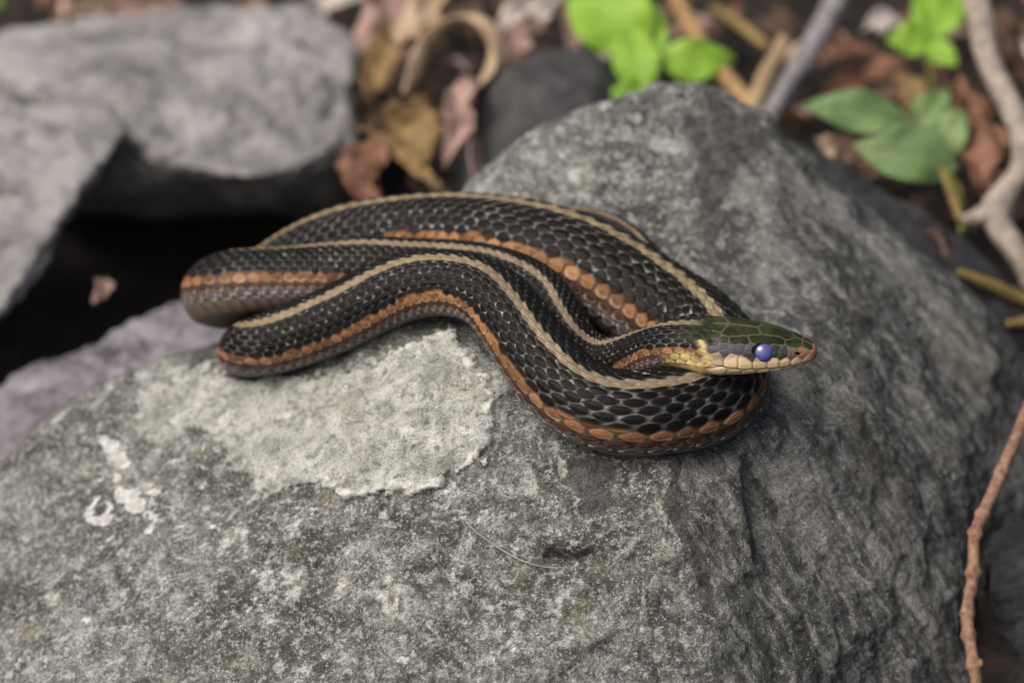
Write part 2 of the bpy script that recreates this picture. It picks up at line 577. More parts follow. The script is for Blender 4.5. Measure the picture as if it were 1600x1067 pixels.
def main_boulder():
    cen = np.array([0.6, 3.0, -6.2])
    front = [
        (740, 283, 5.2), (830, 215, 5.4), (930, 171, 5.5), (1000, 156, 5.45), (1060, 151, 5.4), (1130, 156, 5.5), (1200, 197, 5.6), (1276, 252, 5.8), (1330, 298, 5.9), (1397, 356, 6.0),
        (1487, 420, 6.2), (1546, 472, 6.4), (1610, 556, 6.6), (1720, 720, 6.7),
        (-110, 850, 4.8), (0, 720, 4.7), (45, 668, 4.7), (100, 628, 4.7), (200, 592, 4.6), (330, 550, 4.5), (470, 470, 5.0), (600, 375, 5.2),
        (300, 625, 3.6), (150, 750, 3.4), (100, 900, 2.4), (50, 1050, 1.6), (300, 900, 1.5), (500, 1000, 0.35), (500, 800, 1.15), (330, 760, 2.4),
        (720, 530, 1.50), (600, 620, 1.75), (450, 660, 2.45), (780, 690, 0.55), (700, 800, 0.5), (850, 880, 0.05), (1000, 1050, -0.7),
        (1050, 730, -0.18), (1060, 860, -0.45), (950, 735, 0.05), (870, 715, 0.2), (1120, 750, 0.0), (1200, 650, 0.95), (1250, 800, 0.85), (1200, 1000, 0.15),
        (1400, 900, 1.7), (1490, 1000, 2.5), (1500, 900, 2.8), (1400, 650, 2.9), (1300, 480, 3.2), (1450, 520, 4.9), (1250, 350, 4.3), (1550, 760, 4.3), (1600, 650, 5.5),
        (1230, 560, 2.1), (1115, 420, 3.55), (1150, 300, 4.45), (1092, 300, 4.3), (1060, 220, 4.95), (1000, 330, 4.15), (900, 270, 4.7), (850, 305, 4.5),
        (500, 1300, -0.4), (1000, 1350, -1.3), (0, 1250, 1.3), (1400, 1300, 1.8), (1530, 1080, 3.1),
        (750, 610, 0.95), (830, 660, 0.5), (1545, 900, 4.2), (1560, 1010, 4.6), (1072, 250, 4.70), (1080, 350, 4.02),
    ]
    pts = [P(*a) for a in front]
    # stone under the coils
    for i in (12, 15, 17, 25, 27, 28, 29, 31, 37, 39, 41, 43, 45):
        a = sk_ctrl[i].copy()
        a[2] -= SNAKE[i][3] * 0.90
        pts.append(a)
    # far side and base
    for a in (P(740, 283, 5.2), P(930, 171, 5.5), P(1130, 156, 5.5), P(1330, 298, 5.9), P(1487, 420, 6.2), P(1610, 556, 6.6)):
        pts.append(a + [0.1, 0.7, -1.1])
        pts.append(a + [0.2, 1.2, -3.2])
    for a in (P(0, 720, 4.7), P(200, 592, 4.6), P(470, 470, 5.0)):
        pts.append(a + [-0.35, 0.6, -1.3])
        pts.append(a + [-0.4, 0.9, -3.2])
    for a in ((-9, -3, -8), (-5, -6, -9), (0, -7.5, -9), (5, -6, -9), (9, -2, -9), (10, 4, -9), (8, 9, -9), (2, 9.5, -8.5), (-4, 8, -8), (-9.5, 4, -8), (0, 2, -11), (-10.2, 0.5, -7)):
        pts.append(np.array(a, float))
    n = 720
    dirs, p = radial_fit(pts, cen, n, (0, -0.55, 0.83))
    px, py = to_photo(p)
    # masks that travel with the stone
    wob = 14 * fbm(p, 1.6, 4, 0.62, 3) + 8 * fbm(p, 7, 3, 0.65, 8)
    slab = [(283, 612), (312, 582), (372, 596), (470, 590), (560, 566), (640, 528), (712, 508), (738, 560), (772, 630), (780, 690), (742, 728), (668, 762),
            (600, 768), (545, 778), (478, 748), (432, 762), (392, 742), (335, 700), (290, 662)]
    sub = [(206, 616), (255, 596), (292, 622), (286, 668), (262, 690), (206, 694)]
    d_slab = poly_dist(px, py, slab) + wob
    d_sub = poly_dist(px, py, sub) + wob * 0.7
    facing = (p[:, 1] * CE - p[:, 2] * SE) < 6.4
    crust = np.maximum(sstep(-5, 7, d_slab), 0.75 * sstep(-6, 8, d_sub)) * facing
    rim = sstep(34, 6, d_slab) * sstep(-4, 4, d_slab) * sstep(560, 640, px + 0.4 * (py - 500))
    bl = fbm(p, 2.6, 4, 0.55, 21)
    crust = np.clip(crust + 0.55 * sstep(0.40, 0.85, bl) * sstep(1080, 980, px) * facing, 0, 1)
    wob2 = 5 * fbm(p, 5.5, 3, 0.6, 77)
    ringd = np.minimum(np.abs(np.hypot(px - 150, py - 797) - 15 + wob2), np.abs(np.hypot(px - 220, py - 783) - 20 + 2 * wob2) + 3 + 0.8 * wob2)
    white = sstep(9, 4, ringd + 0.4 * wob)
    for bx, by, br in ((180, 700, 11), (186, 722, 16), (178, 745, 9), (183, 770, 14), (205, 790, 13), (170, 690, 7), (285, 822, 6), (232, 826, 7)):
        white = np.maximum(white, sstep(br + 3, br - 4, np.hypot(px - bx, py - by) + 0.4 * wob))
    white = np.maximum(white * facing, 0.95 * rim * sstep(-0.45, 0.0, fbm(p, 5, 3, 0.6, 5)))
    white = np.maximum(white, 0.42 * sstep(0.45, 0.9, fbm(p, 4.2, 4, 0.6, 33)) * sstep(1100, 700, px))
    # flank right of the ridge; its darker colour also paints the shaded crease
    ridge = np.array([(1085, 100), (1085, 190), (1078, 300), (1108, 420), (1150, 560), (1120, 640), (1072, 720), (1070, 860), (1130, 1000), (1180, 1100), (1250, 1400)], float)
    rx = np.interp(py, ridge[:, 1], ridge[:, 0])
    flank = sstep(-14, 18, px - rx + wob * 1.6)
    dark = 0.9 * sstep(-6, 8, poly_dist(px, py, [(1058, 196), (1120, 176), (1182, 192), (1200, 232), (1150, 262), (1132, 310), (1122, 380), (1104, 440), (1094, 360), (1086, 290), (1078, 240)]) + wob * 0.6)
    dark = np.maximum(dark, 0.75 * sstep(-8, 14, poly_dist(px, py, [(868, 690), (930, 712), (968, 730), (960, 790), (915, 800), (880, 760)]) + wob))
    dark = np.maximum(dark, 0.8 * sstep(13, 3, line_dist(px, py, [(1056, 720), (1060, 800), (1082, 870), (1110, 930)]) + wob * 0.7))
    dark = np.maximum(dark, 0.8 * sstep(10, 3, line_dist(px, py, [(1180, 640), (1186, 690)]) + wob * 0.3))
    dark = np.maximum(dark, 0.5 * sstep(-8, 10, poly_dist(px, py, [(940, 172), (1040, 160), (1050, 190), (960, 200), (900, 205)]) + wob * 0.6)) * facing
    dark = np.maximum(dark, 0.7 * sstep(-6, 10, poly_dist(px, py, [(330, 548), (260, 590), (270, 640), (300, 600), (350, 570)]) + wob * 0.5))
    # relief
    nrm = dirs
    disp = 0.13 * fbm(p, 0.55, 4, 0.5, 1) + 0.035 * fbm(p, 2.4, 4, 0.55, 2)
    disp = disp * np.where(np.abs(dirs[:, 2]) > 2, 1, 1)
    disp += 0.016 * fbm(p, 9.0, 3, 0.6, 4)
    disp += 0.095 * (sstep(-7, 6, d_slab) * facing) + 0.05 * (sstep(-6, 6, d_sub) * facing)
    disp += 0.035 * white
    disp += 0.085 * facets(p, 1.7, 3)
    # small chipped hollow below the coils
    hol = np.hypot((px - 888) / 40, (py - 872) / 14)
    disp -= 0.15 * sstep(1.3, 0.2, hol + 0.45 * fbm(p, 3.5, 3, 0.6, 91)) * facing
    disp += 0.14 * sstep(1.5, 0.2, np.hypot((px - 890) / 55, (py - 848) / 18)) * facing
    sil = 1.0
    p = p + nrm * (disp * sil)[:, None]
    p = carve(p, cen)
    m = grid_mesh('boulder', p, n, n)
    set_float(m, 'crust', crust)
    set_float(m, 'white', np.clip(white, 0, 1))
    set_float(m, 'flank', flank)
    set_float(m, 'dark', np.clip(dark, 0, 1))
    o = link('boulder', m, boulder_material())
    tag(o, 'large grey boulder with pale lichen crust carrying the coiled snake', 'rock')
    return o


def hull_rock(name, pts, label, material, n=150, p_norm=16, rough=0.10, fine=0.03, seed=0, axis=(0, -0.5, 0.8)):
    pts = np.asarray(pts, float)
    bm = bmesh.new()
    for a in pts:
        bm.verts.new(a)
    bmesh.ops.convex_hull(bm, input=bm.verts)
    bm.normal_update()
    cen = pts.mean(0)
    nn, dd = [], []
    for f in bm.faces:
        nv = np.array(f.normal)
        if np.linalg.norm(nv) < 0.5:
            continue
        dist = nv @ (np.array(f.verts[0].co) - cen)
        if dist < 0:
            nv, dist = -nv, -dist
        nn.append(nv)
        dd.append(max(dist, 0.05))
    bm.free()
    nn, dd = np.array(nn), np.array(dd)
    dirs = square_sphere(n, axis)
    q = np.maximum(dirs @ nn.T, 0) / dd
    mx = q.max(1)
    r = 1 / (mx * ((q / mx[:, None]) ** p_norm).sum(1) ** (1 / p_norm))
    p = cen + dirs * r[:, None]
    size = np.mean(dd)
    p = p + dirs * (rough * fbm(p, 1.1, 4, 0.55, seed) + fine * fbm(p, 4.5, 3, 0.6, seed + 5))[:, None]
    m = grid_mesh(name, p, n, n)
    o = link(name, m, material)
    tag(o, label, 'rock')
    return o


GROUND_Z = -5.2


def ground():
    """one soil sheet, fine near the rocks, running far out of sight"""
    a = np.sinh(np.linspace(-1, 1, 261) * 7.2)
    a = a / a.max() * 4000
    n = len(a)
    x, y = np.meshgrid(a, a, indexing='ij')
    p = np.stack([x.ravel(), y.ravel() + 8, np.zeros(n * n)], 1)
    rr = np.hypot(p[:, 0], p[:, 1] - 8)
    z = GROUND_Z + 0.5 * fbm(p, 0.12, 3, 0.5, 40) + 0.25 * fbm(p, 0.6, 3, 0.5, 44) * np.exp(-rr / 60)
    z += -2.2 * sstep(4.0, -6, p[:, 1]) * np.exp(-(rr / 60) ** 2) + np.clip(p[:, 1] - 20, 0, 200) * 0.04 * np.exp(-(rr / 900) ** 2)
    z -= 2.6 * sstep(-0.5, -3.5, p[:, 0]) * sstep(17, 12.5, p[:, 1]) * np.exp(-(rr / 40) ** 2)
    z += rr * 0.004 * vnoise(p * 0.01, 3)
    p[:, 2] = z
    o = link('ground', grid_mesh('ground', p, n, n), soil_material())
    o['kind'] = 'structure'
    return p


main_boulder()
ground()

M_backrock = rock_material('weathered_grey_stone', (0.085, 0.085, 0.084), (0.29, 0.287, 0.284), (0.34, 0.33, 0.33), scale=0.30)
M_lavrock = rock_material('lavender_grey_stone', (0.022, 0.022, 0.027), (0.27, 0.252, 0.285), (0.34, 0.315, 0.345), scale=0.22)
M_darkrock = rock_material('charcoal_stone', (0.022, 0.022, 0.024), (0.055, 0.055, 0.056), (0.09, 0.09, 0.09), scale=0.6)
M_dark2 = rock_material('slate_grey_stone', (0.016, 0.0165, 0.017), (0.040, 0.041, 0.041), (0.06, 0.06, 0.06), scale=0.6)

# big rock behind, its front undercut
def undercut(lip, top, label, material, seed, back=0.0, **kw):
    """a block whose front falls back under its lip"""
    lip, top = [P(*a) for a in lip], [P(*a) for a in top]
    pts = lip + top + [a + np.array([0, 0.2, -0.2]) for a in lip] + [a + np.array([back, 3.2, -2.6]) for a in lip] + [a + np.array([back, 0.5, -3.5]) for a in top]
    return hull_rock('rock', pts, label, material, seed=seed, **kw)


undercut([(226, 214, 10.3), (302, 262, 9.6), (365, 277, 9.5), (432, 276, 9.7), (500, 248, 10.2), (548, 208, 10.9)],
         [(558, 120, 12.3), (540, 50, 13.2), (490, -8, 14.0), (300, 2, 14.2), (232, 36, 13.9), (-20, 44, 13.7), (-20, 120, 12.6)],
         'big pale grey flat topped rock with black undercut, beside curled dead leaves', M_backrock, 50, n=260, p_norm=40, rough=0.15, fine=0.04)
undercut([(-260, 500, 7.6), (8, 500, 7.6), (55, 412, 8.0), (118, 305, 8.7), (162, 255, 9.2)],
         [(212, 192, 10.2), (120, 150, 11.0), (30, 150, 11.2), (-240, 160, 11.2)],
         'pale grey rock wedge leaning against the flat topped rock', M_backrock, 57, back=-3.6, n=220, p_norm=40, rough=0.13, fine=0.05)
# low rock peeping out between them
B2 = [P(-80, 640, 8.0), P(60, 560, 8.3), P(150, 505, 8.4), P(230, 475, 8.7), P(310, 455, 9.0), P(430, 460, 9.2), P(400, 540, 6.9), P(300, 560, 6.6), P(150, 580, 6.6), P(40, 625, 6.6), P(-90, 730, 6.4),
      P(100, 720, 6.2), P(300, 700, 6.2), P(430, 680, 7.2), P(0, 950, 8.5), P(350, 950, 8.5), P(200, 800, 11)]
hull_rock('rock', B2, 'low lavender grey rock wedged under the black undercut', M_lavrock, n=160, p_norm=16, rough=0.18, fine=0.05, seed=61)
# dark rock behind the coils
B3 = [P(715, 190, 10.5), P(760, 95, 11.2), P(860, 62, 11.8), P(960, 75, 12), P(1000, 150, 11.4), P(1000, 300, 10.2), P(860, 330, 9.2), P(720, 330, 9.6), P(800, 120, 9.8), P(930, 130, 10)]
B3 += [a + np.array([0, 1.5, -3.0]) for a in B3[:5]]
hull_rock('rock', B3, 'smooth charcoal rock behind the boulder, beside curled dead leaves', M_darkrock, n=120, p_norm=12, rough=0.12, seed=72)
# slate slab behind the right flank
B4 = [P(1180, 185, 8.2), P(1238, 198, 8.3), P(1307, 234, 8.3), P(1360, 275, 8.2), P(1442, 322, 8.1), P(1512, 358, 8.0), P(1590, 430, 7.8), P(1660, 520, 7.7), P(1600, 590, 7.2), P(1400, 430, 6.9), P(1240, 290, 7.0)]
B4 += [a + np.array([0, 1.2, -3.0]) for a in B4]
hull_rock('rock', B4, 'thin slate grey rock slab close behind the boulder, under green leaves', M_dark2, n=120, p_norm=14, rough=0.08, seed=83)
# dark rock at the lower side
B5 = [P(1534, 838, 3.4), P(1556, 800, 3.8), P(1620, 762, 4.2), P(1760, 760, 4.6), P(1545, 930, 3.1), P(1575, 1010, 3.1), P(1640, 1070, 3.0), P(1760, 1000, 2.8), P(1620, 880, 2.7), P(1590, 1120, 4), P(1760, 1150, 5), P(1620, 950, 6), P(1780, 950, 7)]
hull_rock('rock', B5, 'blue black rock beside the knobbly reddish twig', rock_material('blue_black_stone', (0.010, 0.0105, 0.013), (0.030, 0.031, 0.037), (0.055, 0.055, 0.064), scale=0.8), n=150, p_norm=16, rough=0.10, fine=0.04, seed=94)


# ------------------------------------------------------------------ the snake
def head_plates():
    """(id, colour key, [(x cm from snout, phi deg)]) for one side; phi 0 = crown, 180 = chin"""
    pl = [
        ('crown', [(0.50, 0), (0.62, 0), (0.74, 0), (0.84, 0)], True),            # frontal
        ('crown', [(0.17, 17)], False), ('crown', [(0.33, 20), (0.38, 32)], False),   # internasal, prefrontal
        ('crown', [(0.64, 34), (0.76, 38), (0.90, 38), (0.98, 35)], False),         # supraocular
        ('crown', [(1.02, 13), (1.15, 17), (1.28, 21), (1.40, 22)], False),         # parietal
        ('crown', [(1.14, 43), (1.28, 44)], False), ('crown', [(1.46, 44)], False), ('crown', [(1.56, 12)], False), ('crown', [(1.60, 32)], False),
        ('snout', [(0.02, 0), (0.02, 60), (0.03, 110)], True),                       # rostral
        ('nasal', [(0.22, 58), (0.22, 76)], False), ('nasal', [(0.38, 60), (0.38, 78)], False), ('loreal', [(0.52, 64), (0.53, 78)], False), ('loreal', [(0.64, 56), (0.65, 72)], False),
        ('temple', [(1.03, 62)], False), ('temple', [(1.04, 80)], False), ('temple', [(1.18, 62), (1.28, 66)], False), ('temple', [(1.46, 60)], False), ('temple', [(1.42, 74)], False),
        ('temple', [(1.60, 52)], False), ('temple', [(1.58, 68)], False),
    ]
    for x, f in ((0.16, 100), (0.32, 101), (0.49, 102), (0.66, 103), (0.87, 102), (1.10, 99), (1.32, 93), (1.54, 88)):
        pl.append(('lip', [(x, f), (x, f + 5), (x, f - 6)], False))
    for x, f in ((0.10, 132), (0.27, 130), (0.45, 129), (0.63, 129), (0.83, 128), (1.05, 127), (1.28, 122), (1.50, 114)):
        pl.append(('jaw', [(x, f)], False))
    for x in (0.3, 0.7, 1.1, 1.45):
        pl.append(('chin', [(x, 158)], False))
    return pl


def build_snake():
    root = empty('snake', P(800, 560, 2.0))
    base = np.array(root.location) / CM
    L = sk_len[-1]
    HEAD = 2.25
    # ring positions: dense on the head, then by scale pitch
    sc_i = np.array([np.interp(sk_t[k], tt_dense, sk_len) for k in range(len(SNAKE))])
    pitch = lambda s: np.interp(s, sc_i[[3, 12, 26, 33, 35, 39, 41, 43]], [0.39, 0.34, 0.33, 0.39, 0.47, 0.45, 0.38, 0.33]) * np.interp(s, sk_len, sk_R)
    s_head = np.concatenate([0.0006 + 0.18 * (np.linspace(0, 1, 34) ** 2.0), np.arange(0.19, HEAD, 0.0115)])
    fine_s = np.linspace(0, L, 8000)
    tcum = np.concatenate([[0], np.cumsum((fine_s[1] - fine_s[0]) / pitch(fine_s[1:]))])
    t_end = tcum[-1]
    t0 = np.interp(HEAD, fine_s, tcum)
    t_body = np.arange(t0, t_end - 0.02, 1 / 11)
    s_all = np.concatenate([s_head, np.interp(t_body, tcum, fine_s)])
    t_all = np.interp(s_all, fine_s, tcum)
    ns = len(s_all)
    # around: v in scale rows from -9.5 to 9.5, then the belly
    va = np.linspace(-9.5, 9.5, 19 * 10 + 1)
    F1 = 110.0
    rowphi = lambda v: np.sign(v) * F1 * (0.72 * np.abs(v) / 9.5 + 0.28 * (np.abs(v) / 9.5) ** 2)
    phi_d = rowphi(va)
    phi_b = np.linspace(F1, 360 - F1, 42)[1:-1]
    phi = np.radians(np.concatenate([phi_d, phi_b]))
    nphi = len(phi)
    V = np.concatenate([va, np.full(len(phi_b), 99.0)])
    # frames
    c = np.stack([np.interp(s_all, sk_len, sk_dense[:, k]) for k in range(3)], 1)
    sm = np.stack([smooth1(sk_dense[:, k], 41) for k in range(3)], 1)
    tg = np.gradient(sm, axis=0)
    tg /= np.linalg.norm(tg, axis=1)[:, None]
    T = np.stack([np.interp(s_all, sk_len, tg[:, k]) for k in range(3)], 1)
    T /= np.linalg.norm(T, axis=1)[:, None]
    c = np.stack([np.interp(s_all, sk_len, sm[:, k]) for k in range(3)], 1)
    # straight head axis
    hb = sstep(1.6, 2.6, s_all)[:, None]
    d0 = (P(1064, 538, 0.05) - P(1279, 550, -0.2))
    d0 /= np.linalg.norm(d0)
    T = d0 * (1 - hb) + T * hb
    T /= np.linalg.norm(T, axis=1)[:, None]
    up = np.array([0, 0, 1.0]) - T * T[:, 2:3]
    up /= np.linalg.norm(up, axis=1)[:, None]
    side = np.cross(up, T)                                    # one flank; sign below gives the viewer's side
    roll = np.radians(np.interp(s_all, sk_len, sk_roll))
    to_view = np.array([0, -CE, SE])
    sgn = np.where((side @ to_view) > 0, 1.0, -1.0)
    sgn = np.sign(smooth1(sgn, 61) + 1e-9)
    rl = smooth1(roll * (side @ to_view) * 1.25, 61)
    U = up * np.cos(rl)[:, None] + side * np.sin(rl)[:, None]
    S = side * np.cos(rl)[:, None] - up * np.sin(rl)[:, None]
    # curvature (for stretched skin)
    ds = np.gradient(s_all)
    dT = np.gradient(T, axis=0) / ds[:, None]
    R = np.interp(s_all, sk_len, sk_R)
    s2, f2 = np.meshgrid(s_all, phi, indexing='ij')
    t2, v2 = np.meshgrid(t_all, V, indexing='ij')
    R2 = R[:, None] * np.ones(nphi)
    cosf, sinf = np.cos(f2), np.sin(f2)
    # body section: a little taller than wide, flat belly
    yb = np.where(cosf > 0, 1.0, 0.90) * R2 * cosf
    yb = np.where(yb < -0.72 * R2, -0.72 * R2 + (yb + 0.72 * R2) * 0.6, yb)
    xb = R2 * 1.0 * sinf
    # head section
    hx = np.array([0, .02, .06, .12, .22, .38, .60, .85, 1.15, 1.50, 1.80, 2.05, 2.30, 3.0])
    hw = np.array([.01, .105, .165, .215, .265, .33, .405, .455, .515, .545, .515, .455, .41, .39])
    ht = np.array([.01, .055, .095, .130, .172, .225, .285, .325, .350, .360, .365, .370, .375, .39])
    hb_ = np.array([.01, .060, .104, .142, .190, .246, .302, .342, .386, .418, .410, .385, .362, .36])
    def sm_i(xs, ys):
        xx = np.linspace(0, 3, 600)
        yy = smooth1(np.interp(xx, xs, ys), 25)
        yy = np.where(xx < 0.12, np.interp(xx, xs, ys), yy)
        return np.interp(s2, xx, yy)
    W, Ht, Hb = sm_i(hx, hw), sm_i(hx, ht), sm_i(hx, hb_)
    e = 2 / 2.45
    xs_ = W * np.sign(sinf) * np.abs(sinf) ** e
    ys_ = np.where(cosf > 0, Ht, Hb) * np.sign(cosf) * np.abs(cosf) ** e
    hm = 1 - sstep(1.75, 2.5, s2)
    X = xs_ * hm + xb * (1 - hm)
    Y = ys_ * hm + yb * (1 - hm)
    # tail closes
    pos = c[:, None, :] + S[:, None, :] * X[..., None] + U[:, None, :] * Y[..., None]
    # outward directions
    gx, gy = X / np.maximum(W * hm + R2 * (1 - hm), 1e-6) ** 2, Y / np.maximum((np.where(cosf > 0, Ht, Hb)) * hm + R2 * (1 - hm), 1e-6) ** 2
    gl = np.hypot(gx, gy) + 1e-9
    out = S[:, None, :] * (gx / gl)[..., None] + U[:, None, :] * (gy / gl)[..., None]
    stretch = 1 - (dT[:, None, :] * (pos - c[:, None, :])).sum(-1)
    stretch = np.clip(stretch, 0.45, 1.6)

    # ---- body scales
    best = np.full(v2.shape, 9.0)
    bk = np.zeros(v2.shape)
    bt = np.zeros(v2.shape)
    ba = np.zeros(v2.shape)
    bb = np.zeros(v2.shape)
    dors = v2 < 50
    k0 = np.round(np.where(dors, v2, 0))
    for dk in (-1, 0, 1):
        k = np.clip(k0 + dk, -9, 9)
        off = 0.5 * (np.abs(k) % 2)
        tc = np.round(t2 - off) + off
        a = (t2 - tc)
        b = v2 - k
        mm = np.sqrt((0.58 * a / 0.5) ** 2 + b ** 2)
        hit = (mm < best) & dors
        best = np.where(hit, mm, best)
        bk, bt, ba, bb = np.where(hit, k, bk), np.where(hit, tc, bt), np.where(hit, a, ba), np.where(hit, b, bb)
    ap = ba / 0.5
    q = np.sqrt((np.abs(ap) * 1.0) ** 2 + (bb / (0.66 - 0.10 * ap)) ** 2)            # oval, a little narrower towards the tail
    q = q * (1 + 0.05 * vnoise(np.stack([t2.ravel() * 3, v2.ravel() * 2, v2.ravel() * 0], 1), 4).reshape(q.shape))
    qg = np.clip(1.00 - 0.16 * (stretch - 1), 0.88, 1.06)       # stretched skin shows between the scales
    mask = sstep(qg, qg - 0.12, q)
    hsh = lambda seed: (hash3(bk.astype(np.int64), np.floor(bt * 2).astype(np.int64), np.zeros_like(bk, dtype=np.int64), seed) + 1) / 2
    h1, h2, h3 = hsh(1), hsh(2), hsh(3)
    sc = R2 / 0.67
    relief = sc * (0.022 * mask * (1 - 0.40 * q ** 2) + mask * 0.012 * ba / 0.5 + 0.006 * mask * np.exp(-(bb / 0.09) ** 2))
    # belly plates, one per scale pitch
    tb = (t2 + 0.25) % 1.0
    relief_b = sc * (0.020 * tb - 0.030 * sstep(0.9, 1.0, tb))
    relief = np.where(dors, relief, relief_b)
    # ---- colours (linear albedo)
    col = np.zeros(v2.shape + (3,))
    av = np.abs(v2)
    row = 10 - np.abs(bk)
    u01 = t2 / t_end
    def A3(c3):
        return np.array(c3)[None, None, :] * np.ones(v2.shape + (1,))
    def mixc(a, b, f):
        return a * (1 - f[..., None]) + b * f[..., None]
    black = A3((0.0062, 0.0060, 0.0058)) * (0.7 + 0.7 * h1)[..., None]
    skin_gap = A3((0.085, 0.086, 0.084)) * (0.15 + 1.2 * h2 ** 2)[..., None] * (0.35 + 0.65 * sstep(0.85, 1.25, stretch))[..., None]
    col = mixc(skin_gap, black, mask)
    # pale hairline rims on the black scales
    rimq = sstep(0.70, 0.92, q) * sstep(0.0, 0.5, bb * np.sign(v2) + 0.15)
    col = mixc(col, A3((0.10, 0.10, 0.098)), 0.5 * rimq * (0.2 + 0.8 * h3))
    # scattered white flecks on the skin between
    fleck = (h2 > 0.80) * sstep(0.75, 0.95, q) * sstep(0.15, 0.5, np.abs(ba) / 0.5) * (np.sign(bb) > 0) * sstep(1.2, 0.95, stretch)
    col = mixc(col, A3((0.42, 0.42, 0.40)), 0.6 * fleck)
    # back stripe
    jag = 0.22 * (h1 - 0.5) + 0.12 * np.sin(t2 * 2 * math.pi)
    stripe = sstep(1.02, 0.80, av + jag) * dors
    warm = vnoise(np.stack([t2.ravel() * 0.15, np.zeros(t2.size), np.zeros(t2.size)], 1), 5).reshape(t2.shape)
    tan = mixc(A3((0.190, 0.147, 0.100)), A3((0.215, 0.172, 0.098)), np.clip(0.5 + 0.8 * warm, 0, 1))
    tan = tan * (0.78 + 0.4 * h2)[..., None] * (0.62 + 0.38 * mask)[..., None]
    col = mixc(col, tan, stripe)
    # side stripe
    gold = np.clip(np.interp(t_all / t_end, [0, 0.08, 0.2, 0.34, 0.40, 0.47, 0.55, 0.62, 0.72, 1], [1, 0.3, 0.1, 0.7, 0.8, 0.3, 0.75, 0.3, 0.0, 0.2]), 0, 1)[:, None] * np.ones(nphi)
    orange = mixc(A3((0.165, 0.074, 0.047)), A3((0.25, 0.135, 0.055)), gold) * (0.5 + 0.9 * h1)[..., None]
    r3 = (row == 3)
    lat = r3 & dors
    edge = sstep(0.42, 0.85, q)
    o_col = mixc(orange, A3((0.50, 0.36, 0.22)), (0.10 + 0.65 * h3) * sstep(0.25, 0.85, q) * sstep(-0.15, 0.25, bb * np.sign(v2)))
    o_col = mixc(A3((0.03, 0.022, 0.018)), o_col, np.maximum(mask, 0.15))
    col = np.where(lat[..., None], o_col, col)
    r4f = ((row == 4) & dors) * sstep(-0.25 + 0.4 * h2, 0.25 + 0.4 * h2, bb * np.sign(v2)) * mask * (0.15 + 0.85 * (h3 > 0.55))
    col = mixc(col, orange, r4f)
    r2 = (row == 2) & dors
    b_col = mixc(A3((0.042, 0.024, 0.019)), A3((0.075, 0.038, 0.028)), h1)
    b_col = mixc(b_col, A3((0.34, 0.28, 0.24)), 0.85 * edge * sstep(-0.1, 0.25, bb * np.sign(v2)))
    b_col = mixc(A3((0.022, 0.017, 0.015)), b_col, mask)
    col = np.where(r2[..., None], b_col, col)
    r1 = (row == 1) & dors
    g_col = mixc(A3((0.060, 0.048, 0.046)), A3((0.105, 0.088, 0.088)), h1)
    g_col = mixc(g_col, A3((0.46, 0.42, 0.40)), 0.70 * edge * (bb * np.sign(v2) > -0.2))
    g_col = mixc(A3((0.025, 0.02, 0.018)), g_col, mask)
    col = np.where(r1[..., None], g_col, col)
    belly = mixc(A3((0.15, 0.12, 0.085)), A3((0.075, 0.065, 0.062)), sstep(0.05, 0.95, tb))
    col = np.where(dors[..., None], col, belly)
    gloss = np.where(dors, mask * (1 - 0.6 * stripe), 0.5)

    # ---- throat and nape: yellow behind the jaw
    fd = np.degrees(np.where(f2 > math.pi, 2 * math.pi - f2, np.abs(f2)))
    ny = sstep(1.40, 1.50, s2) * (1 - sstep(2.02, 2.40, s2 + 0.2 * (h1 - 0.5))) * sstep(70, 88, fd - 16 * sstep(1.6, 1.9, s2) * sstep(2.0, 1.75, s2))
    yel = mixc(A3((0.62, 0.47, 0.19)), A3((0.72, 0.59, 0.34)), sstep(100, 150, fd)) * (0.75 + 0.4 * h1)[..., None] * (0.45 + 0.55 * np.where(dors, mask, 1))[..., None]
    col = mixc(col, yel, ny)
    cres = np.exp(-((s2 - 1.66 - 0.0035 * (90 - fd)) / 0.065) ** 2) * sstep(42, 54, fd + 10 * (h1 - 0.5)) * sstep(100, 86, fd) * (0.4 + 0.6 * mask)
    col = mixc(col, A3((0.52, 0.44, 0.22)), 0.85 * cres)
    nape = sstep(1.5, 1.62, s2) * (1 - sstep(1.9, 2.3, s2)) * sstep(62, 40, fd) * (1 - cres)
    olive_n = mixc(A3((0.010, 0.012, 0.007)), A3((0.028, 0.034, 0.015)), h1) * (0.35 + 0.65 * mask)[..., None]
    col = mixc(col, olive_n, nape * (1 - 0.75 * stripe * sstep(1.75, 1.95, s2)))

    # ---- head plates
    hsel = np.where(s_all < 1.72)[0]
    nh = len(hsel)
    hs = s2[:nh].ravel()
    hf = f2[:nh].ravel()
    hf = np.where(hf > math.pi, hf - 2 * math.pi, hf)
    hwid = np.interp(hs, hx, (hw + ht) / 2) * 0.98 + 0.02
    pid = np.zeros(len(hs), int)
    dmin = np.full(len(hs), 9.0)
    dsec = np.full(len(hs), 9.0)
    keys = []
    n_id = 0
    for key, seeds, central in head_plates():
        for sg in ((1,) if central else (1, -1)):
            n_id += 1
            keys.append(key)
            dd = np.full(len(hs), 9.0)
            for x, f in seeds:
                for fs in ((f, -f) if central and f else (f * sg,)):
                    df = np.abs(hf - math.radians(fs))
                    df = np.minimum(df, 2 * math.pi - df)
                    dd = np.minimum(dd, np.sqrt((hs - x) ** 2 + (df * hwid) ** 2))
            closer = dd < dmin
            dsec = np.where(closer, dmin, np.minimum(dsec, dd))
            dmin = np.where(closer, dd, dmin)
            pid = np.where(closer, n_id, pid)
    edge_d = (dsec - dmin) / 2
    groove = np.exp(-(edge_d / 0.011) ** 2)
    kcode = np.array([0] + [['crown', 'snout', 'nasal', 'loreal', 'temple', 'lip', 'jaw', 'chin'].index(k) for k in keys])[pid]
